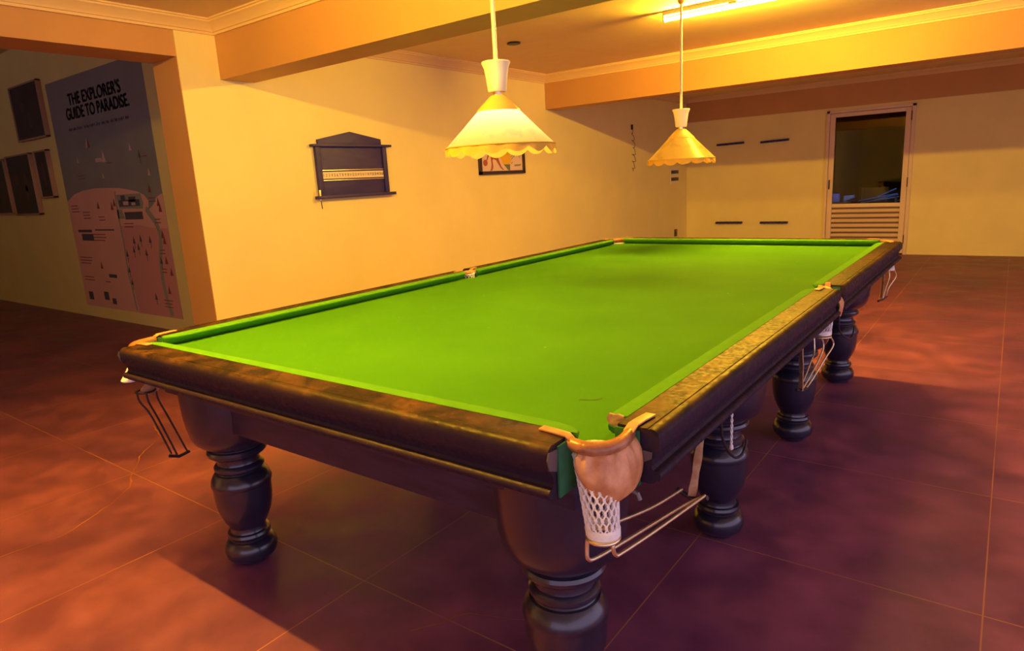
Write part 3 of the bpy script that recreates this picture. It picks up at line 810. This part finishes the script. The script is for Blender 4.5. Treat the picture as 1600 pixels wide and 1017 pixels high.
M['brown'] = mat('print_brown', (0.42, 0.11, 0.05), 0.6); M['yellow'] = mat('print_yellow', (0.85, 0.50, 0.03), 0.6); M['greenp'] = mat('print_green', (0.16, 0.20, 0.10), 0.6)
pf([(2.873, 1.72), (2.93, 1.72), (3.03, 1.665), (3.05, 1.60), (3.09, 1.53), (3.13, 1.50), (3.115, 1.495), (3.07, 1.52), (3.00, 1.60), (2.95, 1.615), (2.935, 1.60), (2.945, 1.53), (2.93, 1.50), (2.885, 1.485), (2.905, 1.52), (2.915, 1.56), (2.905, 1.64), (2.89, 1.66), (2.845, 1.60), (2.83, 1.60), (2.855, 1.66)], .012, .0126, M['brown'], 'figure', pr)
pf([(2.81+.038*math.cos(i*PI/8), 1.575+.034*math.sin(i*PI/8)) for i in range(16)], .012, .0127, M['brown'], 'ball', pr)
pf([(3.02, 1.72), (3.25, 1.74), (3.28, 1.60), (3.25, 1.555), (3.12, 1.557), (3.07, 1.64)], .012, .0128, M['yellow'], 'patch', pr)
pf([(3.13, 1.555), (3.25, 1.555), (3.245, 1.485), (3.20, 1.50), (3.17, 1.525)], .012, .0129, M['greenp'], 'patch', pr)
pf([(2.86, 1.72), (3.0, 1.72), (3.03, 1.80), (2.98, 1.90), (2.90, 1.90), (2.86, 1.80)], .012, .0126, M['brown'], 'figure', pr)
pf([(3.10, 1.76), (3.30, 1.74), (3.36, 1.84), (3.25, 1.93), (3.12, 1.86)], .012, .0127, M['yellow'], 'patch', pr)
sk = MB()
for a, b in (((3.27, 1.63), (3.36, 1.69)), ((3.27, 1.60), (3.33, 1.65)), ((3.30, 1.58), (3.27, 1.56)), ((3.36, 1.70), (3.33, 1.63)), ((3.40, 1.70), (3.44, 1.62)), ((3.44, 1.70), (3.45, 1.64)), ((3.33, 1.545), (3.46, 1.552)), ((3.33, 1.535), (3.45, 1.54))):
    A = Vector((0, *a)); B = Vector((0, *b)); n = (B-A).normalized().cross(Vector((1, 0, 0)))*.004
    sk.add([(.0127, q.y-3.11, q.z-1.45) for q in (A+n, A-n, B-n, B+n)], [(0, 1, 2, 3)])
sk.build('sketch_lines', M['greenp'], pr, smooth=False)

# ------------------------------------------------------------------ small things on the left wall
cordo = empty('hanging_wire', (XW, 6.28, 2.04))
tag(cordo, 'thin coiled wire dangling from a small dark clip on the left wall', 'wire')
MB().box((.001, -.018, -.033), (.022, .018, .037)).build('clip', M['darkplastic'], cordo, bevel=.003)
pts = []
for i in range(160):
    t = i/159; amp = .03+.05*math.sin(PI*t)*abs(math.sin(7*t))
    pts.append((.012+.006*math.sin(i*.5), .06*math.sin(t*PI*.9)+amp*math.sin(t*38)*(.5+.5*t), -.03-.60*t+.022*math.cos(t*38+1)))
MB().tube(pts, .0032, n=5).build('wire', M['darkplastic'], cordo, ang=60)

sw = empty('light_switch', (XW, 7.826, 1.31))
tag(sw, 'pale switch plate with two dark rockers near the far corner of the left wall', 'switch')
MB().box((.001, -.16, -.135), (.010, .16, .135)).build('plate', M['ivory'], sw, bevel=.003)
MB().box((.010, -.145, .03), (.018, .145, .085)).build('rocker', M['darkplastic'], sw, bevel=.003)
MB().box((.010, -.145, -.085), (.018, .145, -.03)).build('rocker', M['darkplastic'], sw, bevel=.003)
so = empty('wall_socket', (XW, 7.874, .36))
tag(so, 'small dark socket low on the left wall just above the far table rail', 'socket')
MB().box((.001, -.05, -.06), (.012, .05, .06)).build('plate', M['darkplastic'], so, bevel=.004)
MB().box((.012, -.02, .01), (.030, .02, .05)).build('plug', M['brown'], so, bevel=.004)

# ------------------------------------------------------------------ cue racks on the back wall
def cue_rack(x0, x1, z, up, tilt, label):
    xc = (x0+x1)/2; t = empty('cue_rack', (xc, YB, z)); h = (x1-x0)/2
    m = MB()
    # bar with cue notches along its front
    n = 6; pl = [(-h, 0), (-h, -.075)]
    for i in range(n):
        c = -h+(i+.5)*2*h/n; w2 = .018
        pl += [(c-w2, -.075), (c-w2*.7, -.055), (c, -.048), (c+w2*.7, -.055), (c+w2, -.075)]
    pl += [(h, -.075), (h, 0)]
    m.prism(pl, lambda x, y: (x, y-.006, -.016+tilt*x), lambda x, y: (x, y-.006, .016+tilt*x))
    m.build('bar', M['board'], t, smooth=False)
    s = 1 if up else -1
    hp = [(-h*.92, 0)]+[(-h*.92*math.cos(i*PI/16), s*.115*math.sin(i*PI/16)) for i in range(17)]
    MB().prism(hp[1:], lambda x, zz: (x, -.006, zz), lambda x, zz: (x, -.0005, zz)).build('back_plate', M['wall'], t, bevel=.0)
    return tag(t, label, 'cue rack', 'cue rack halves on the back wall')
cue_rack(-2.475, -2.045, 1.767, False, .02, 'dark upper cue rack bar on the back wall, left one beside the unlit lamp')
cue_rack(-1.767, -1.347, 1.760, False, .03, 'dark upper cue rack bar on the back wall, nearer the door')
cue_rack(-2.480, -2.048, .487, True, 0, 'dark lower cue rack ledge on the back wall, the one farther from the door')
cue_rack(-1.745, -1.324, .483, True, 0, 'dark lower cue rack ledge on the back wall, the one nearer the door')

# ------------------------------------------------------------------ poster in the neighbouring room
YP = .52
po = empty('map_poster', (-6.54, YP, .14))
tag(po, 'tall illustrated map poster with sea and sand on the wall beyond the opening', 'poster')
M['sea'] = mat('poster_sea', (0.27, 0.28, 0.27), 0.6, var=.08, scale=2); M['sand'] = mat('poster_sand', (0.85, 0.47, 0.38), 0.6, var=.05, scale=2)
M['pink'] = mat('poster_pink', (0.74, 0.34, 0.31), 0.6); M['river'] = mat('poster_river', (0.34, 0.36, 0.28), 0.6)
M['navy'] = mat('poster_navy', (0.09, 0.08, 0.12), 0.6); M['red'] = mat('poster_red', (0.28, 0.07, 0.08), 0.6); M['pale'] = mat('poster_pale', (0.70, 0.50, 0.42), 0.6)
def pp(poly, lay, m, name, par=None): 
    return MB().prism(poly, lambda x, z: (x+6.54, -.004-lay*.0008, z-.14), lambda x, z: (x+6.54, -.004, z-.14)).build(name, m, par or po, smooth=False)
MB().box((-1.20, -.004, 0), (1.17, -.0005, 2.64)).build('sheet', M['sea'], po, smooth=False)
coast = [(-7.74, 1.42), (-7.5, 1.50), (-7.24, 1.535), (-6.9, 1.55), (-6.64, 1.545), (-6.3, 1.53), (-6.11, 1.51), (-5.9, 1.48), (-5.76, 1.44), (-5.69, 1.38), (-5.70, 1.32), (-5.79, 1.28), (-5.70, 1.29), (-5.59, 1.34), (-5.50, 1.41), (-5.40, 1.44), (-5.37, 1.44), (-5.37, .14), (-7.74, .14)]
pp(coast, 1, M['sand'], 'land')
pp([(-6.43, 1.12), (-6.0, 1.13), (-5.7, 1.10), (-5.37, 1.09), (-5.37, .14), (-6.32, .14), (-6.40, .6)], 2, M['pink'], 'land')
def pline(pts, w, lay, m, name):
    mb = MB()
    for a, b in zip(pts[:-1], pts[1:]):
        A = Vector((a[0], 0, a[1])); B = Vector((b[0], 0, b[1])); n = (B-A).normalized().cross(Vector((0, 1, 0)))*w/2
        mb.add([(q.x+6.54, -.004-lay*.0008, q.z-.14) for q in (A+n, A-n, B-n, B+n)], [(0, 1, 2, 3)])
    return mb.build(name, m, po, smooth=False)
pline([(-5.77, 1.30), (-5.70, 1.24), (-5.62, 1.17), (-5.56, 1.08), (-5.55, 1.0), (-5.58, .9), (-5.62, .8), (-5.65, .66), (-5.66, .53), (-5.64, .4), (-5.62, .29), (-5.57, .16)], .07, 3, M['river'], 'river')
pline([(-6.42, 1.50), (-6.43, 1.2), (-6.42, .9), (-6.44, .6), (-6.40, .35), (-6.38, .16)], .03, 3, M['river'], 'path')
pp([(-6.45, 1.30), (-6.33, 1.30), (-6.28, 1.20), (-6.45, 1.20)], 3, M['river'], 'field')
pp([(-6.40, 1.46), (-5.84, 1.46), (-5.80, 1.36), (-5.84, 1.30), (-6.38, 1.31)], 3, M['river'], 'field')
bl = MB()
for x0, z0, x1, z1 in ((-6.36, 1.33, -5.88, 1.40), (-6.30, 1.40, -6.20, 1.45), (-6.12, 1.38, -5.96, 1.43), (-6.27, 1.19, -5.86, 1.27), (-7.58, 1.05, -7.20, 1.08), (-7.50, .95, -7.18, 1.03), (-7.1, 1.07, -6.6, 1.085), (-6.95, .52, -6.75, .56), (-7.18, .24, -7.06, .34), (-6.98, .20, -6.88, .27), (-7.62, .22, -7.50, .32)):
    bl.box((x0+6.54, -.0072, z0-.14), (x1+6.54, -.004, z1-.14))
bl.build('buildings', M['navy'], po, smooth=False)
bl = MB()
for x0, z0, x1, z1 in ((-6.26, 1.345, -6.14, 1.385), (-6.07, 1.34, -5.98, 1.37), (-6.75, 1.83, -6.60, 1.87)):
    bl.box((x0+6.54, -.0080, z0-.14), (x1+6.54, -.004, z1-.14))
bl.build('roofs', M['pale'], po, smooth=False)
def tri(mb, x, z, w, h): mb.add([(x-w+6.54, -.0075, z-.14), (x+w+6.54, -.0075, z-.14), (x+6.54, -.0075, z+h-.14)], [(0, 1, 2)])
ic = MB()
for x, z in ((-5.46, 1.26), (-5.48, .93), (-5.51, .72), (-5.55, .40), (-5.48, 1.32), (-5.50, .99), (-6.9, 1.32), (-6.55, 1.30), (-6.48, 1.34), (-7.1, .62), (-6.86, 2.0), (-5.62, 1.46), (-5.44, .6)):
    tri(ic, x, z, .035, .09)
ic.build('markers', M['red'], po, smooth=False)
ic = MB()
for x, z, s in ((-5.89, 1.90, 1), (-5.57, 1.63, 1), (-7.22, 1.85, .8), (-6.63, 1.65, .8), (-6.90, 2.0, 1.3), (-6.54, 1.82, 1.6)): tri(ic, x, z, .03*s, .08*s)
ic.build('sails', M['pale'], po, smooth=False)
ic = MB()
for x, z in ((-6.16, .93), (-6.08, .86), (-6.0, .95), (-5.92, .80), (-6.2, .83), (-6.38, .78), (-6.40, .60), (-6.38, .46), (-5.87, .32), (-5.71, 1.82), (-5.79, .94), (-5.62, .72)):
    tri(ic, x, z, .03, .08); ic.box((x-.004+6.54, -.0070, z-.20), (x+.004+6.54, -.004, z-.13))
ic.build('palms', M['navy'], po, smooth=False)
tx = MB()
rnd = random.Random(11)
for (x, z, w, k) in ((-7.55, 1.36, .22, 3), (-7.25, 1.28, .2, 3), (-6.85, 1.22, .18, 2), (-7.0, 1.02, .35, 3), (-6.2, 1.14, .25, 2), (-7.5, .74, .35, 3), (-5.56, 1.18, .12, 2), (-5.56, .86, .12, 2), (-5.58, .66, .12, 2), (-5.60, .32, .2, 3), (-7.0, .46, .15, 1), (-5.60, 1.82, .14, 1), (-6.42, 1.80, .14, 1), (-5.60, 1.40, .14, 2), (-7.5, .5, .3, 2), (-7.2, 1.70, .2, 2)):
    for i in range(k):
        tx.box((x-w/2+6.54, -.0068, z-i*.035-.14), (x+w/2*rnd.uniform(.6, 1)+6.54, -.004, z-i*.035-.14+.010))
tx.build('captions', M['red'], po, smooth=False)
tt = MB()
def put(s, xc, zc, size, wid, sh=0):
    me = text_mesh(s, size, .0004); xs = [v.co.x for v in me.vertices]; k = wid/(max(xs)-min(xs))
    tt.add([(xc+6.54+v.co.x*k+v.co.y*sh, -.0048-.0006+v.co.z, zc-.14+v.co.y) for v in me.vertices], [tuple(p.vertices) for p in me.polygons]); bpy.data.meshes.remove(me)
for dx, dz in ((0, 0), (.012, 0), (.006, .008), (-.006, -.004)):
    put("THE EXPLORER'S", -6.53+dx, 2.535+dz, .175, 1.30); put("GUIDE TO PARADISE.", -6.52+dx, 2.385+dz, .175, 1.55)
tt.build('title', M['navy'], po, smooth=False)
sq = MB()
x = -7.30
while x < -5.80:
    L_ = rnd.uniform(.05, .14)
    sq.tube([(x+6.54+L_*t/8, -.0052, 2.225-.14+.018*math.sin(t*2.3+x*9)) for t in range(9)], .004, n=4); x += L_+.03
sq.build('script_line', M['navy'], po, smooth=False)

# framed pictures beside the poster
def dark_picture(x0, x1, z0, z1, label, fig, name='framed_picture'):
    xc = (x0+x1)/2; t = empty(name, (xc, YP, z0)); w_ = (x1-x0)/2; h = z1-z0; d = -.055
    f = MB()
    for a, b in (((-w_, 0), (w_, .02)), ((-w_, h-.02), (w_, h)), ((-w_, 0), (-w_+.02, h)), ((w_-.02, 0), (w_, h))):
        f.box((a[0], d, a[1]), (b[0], -.0005, b[1]))
    f.build('frame', M['woodframe'], t, bevel=.002)
    q = MB().box((-w_+.015, d+.012, .015), (w_-.015, -.002, h-.015)).build('print', M['darkprint'], t, smooth=False)
    if fig:
        g = MB()
        for (cx, cz, rx, rz) in fig:
            g.prism([(cx*w_+rx*math.cos(i*PI/8), cz*h+rz*math.sin(i*PI/8)) for i in range(16)], lambda x, z: (x, d+.0115, z), lambda x, z: (x, d+.0105, z))
        g.build('figure', M['darkfig'], q, smooth=False)
    return tag(t, label, 'picture', 'dark framed pictures in the next room')
dark_picture(-8.78, -7.86, 2.20, 2.86, 'dark framed picture above two others, left of the map poster', [(.1, .35, .06, .10), (-.3, .6, .08, .06)])
dark_picture(-9.40, -8.55, 1.28, 2.06, 'larger dark framed picture in the lower row, second from the map poster', [(.35, .55, .07, .13), (.3, .35, .05, .12), (-.4, .6, .1, .08)])
dark_picture(-8.38, -7.98, 1.48, 2.06, 'narrow dark framed picture in the lower row, just beside the map poster', [(0, .5, .05, .14)])
dark_picture(-10.4, -9.50, 1.30, 2.04, 'dark framed picture at the left frame edge, farthest from the map poster', None)

# ------------------------------------------------------------------ things in the dim room behind the glazed door
def side_table(x, y, label, m):
    t = empty('small_table', (x, y, 0))
    MB().box((-.35, -.35, .70), (.35, .35, .73)).build('table_top', M[m], t, bevel=.004)
    for a in (-1, 1):
        for b in (-1, 1): MB().box((a*.30-.02, b*.30-.02, 0), (a*.30+.02, b*.30+.02, .70)).build('leg', M['chairdark'], t)
    return tag(t, label, 'table', 'tables in the dim room')
side_table(-.95, 9.75, 'small square table behind the left half of the glazed door', 'chairdark')
side_table(.20, 10.1, 'small table catching blue light behind the right half of the glazed door', 'bluesheet')  # blue top colour is painted-in blue light
def chair(x, y, rz, label):
    t = empty('chair', (x, y, 0)); t.rotation_euler = (0, 0, rz)
    MB().box((-.21, -.21, .43), (.21, .21, .46)).build('seat', M['chairdark'], t, bevel=.004)
    MB().box((-.21, .19, .62), (.21, .21, .92)).build('backrest', M['chairdark'], t, bevel=.004)
    for a in (-1, 1):
        MB().box((a*.19-.015, .17, 0), (a*.19+.015, .20, .92)).build('leg', M['chairdark'], t)
        MB().box((a*.19-.015, -.20, 0), (a*.19+.015, -.17, .43)).build('leg', M['chairdark'], t)
    return tag(t, label, 'chair', 'chairs in the dim room')
chair(-.38, 10.0, 0, 'dark chair behind the middle of the glazed door')
chair(-.45, 10.9, 2.6, 'dark chair farther back in the dim room behind the door')
for (lp, tg, e, nm) in (((.75, 9.0, 1.5), (-.18, 9.35, .80), 30, 'blue_spot'), ((-1.4, 8.9, 1.5), (-.83, 9.6, .80), 14, 'blue_spot')):  # added blue spots without fittings, aimed at the glint stand-ins
    bl = bpy.data.lights.new(nm, 'SPOT'); bl.energy = e; bl.color = (.12, .38, 1.0); bl.spot_size = math.radians(34); bl.spot_blend = .5; bl.shadow_soft_size = .03
    bo = bpy.data.objects.new(nm, bl); C.objects.link(bo); bo.location = lp
    bo.rotation_euler = (Vector(tg)-Vector(lp)).to_track_quat('-Z', 'Y').to_euler()
t = empty('metal_rack', (-.20, 9.35, 0))  # made-up bars that stand in for blue streaks of reflected light
for i, (a, b) in enumerate((((-.30, 0, .74), (.26, 0, .84)), ((-.26, .02, .71), (.28, .02, .79)), ((-.02, .04, .80), (.24, .04, .92)), ((-.16, .04, .72), (.27, .04, .83)))):
    MB().tube([a, b], .010, n=8).build('bar', M['bluesheet'], t)
for x in (-.29, .25):
    MB().box((x-.012, -.012, 0), (x+.012, .05, .80)).build('post', M['chairdark'], t)
tag(t, 'slanting thin bars catching blue light low behind the right half of the glazed door', 'rack')

for (x, y, h, wd, lb) in ((-.86, 9.52, .13, .055, 'small square blue-lit box on the dark table behind the door glass, the left one'), (-.66, 9.55, .10, .075, 'blue-lit folded cloth on the dark table behind the door glass, right of the box')):  # made-up blue blocks in place of small reflected glints
    n_ = 'box' if wd < .06 else 'folded_cloth'
    pl = [(-wd, 0), (wd, 0), (wd, h), (-wd, h)] if wd < .06 else [(-wd, 0), (wd, h*.55), (wd, h), (-wd, h*.9)]
    b_ = MB().prism(pl, lambda a, c: (a, -.05, c), lambda a, c: (a, .05, c)).build(n_, M['bluesheet'], loc=(x, y, .731), bevel=.004)
    tag(b_, lb, 'box' if wd < .06 else 'cloth')

# printed pattern belongs to the sheet it is printed on: fold it into that sheet's mesh
def fold(base, names):
    kids = [o for o in C.objects if o.parent in (base, base.parent) and o.name.split('.')[0] in names]
    me = base.data; vs = [tuple(v.co) for v in me.vertices]; fs = [tuple(p.vertices) for p in me.polygons]
    mats = list(me.materials); mi = [p.material_index for p in me.polygons]
    for k in kids:
        n = len(vs); m = k.data.materials[0]
        if m not in mats: mats.append(m)
        i = mats.index(m)
        vs += [tuple(v.co) for v in k.data.vertices]
        for p in k.data.polygons: fs.append(tuple(j+n for j in p.vertices)); mi.append(i)
    nm = bpy.data.meshes.new(me.name); nm.from_pydata(vs, [], fs)
    for m in mats: nm.materials.append(m)
    for p, i in zip(nm.polygons, mi): p.material_index = i
    nm.update(); base.data = nm
    for k in kids: bpy.data.objects.remove(k)
fold([o for o in C.objects if o.parent == po and o.name.startswith('sheet')][0], ('land', 'river', 'path', 'field', 'buildings', 'roofs', 'markers', 'sails', 'palms', 'captions', 'title', 'script_line'))
fold(stp, ('numbers',))
fold(pr, ('figure', 'ball', 'patch', 'sketch_lines'))
for o in [o for o in C.objects if o.name.split('.')[0] == 'print' and o != pr]: fold(o, ('figure',))
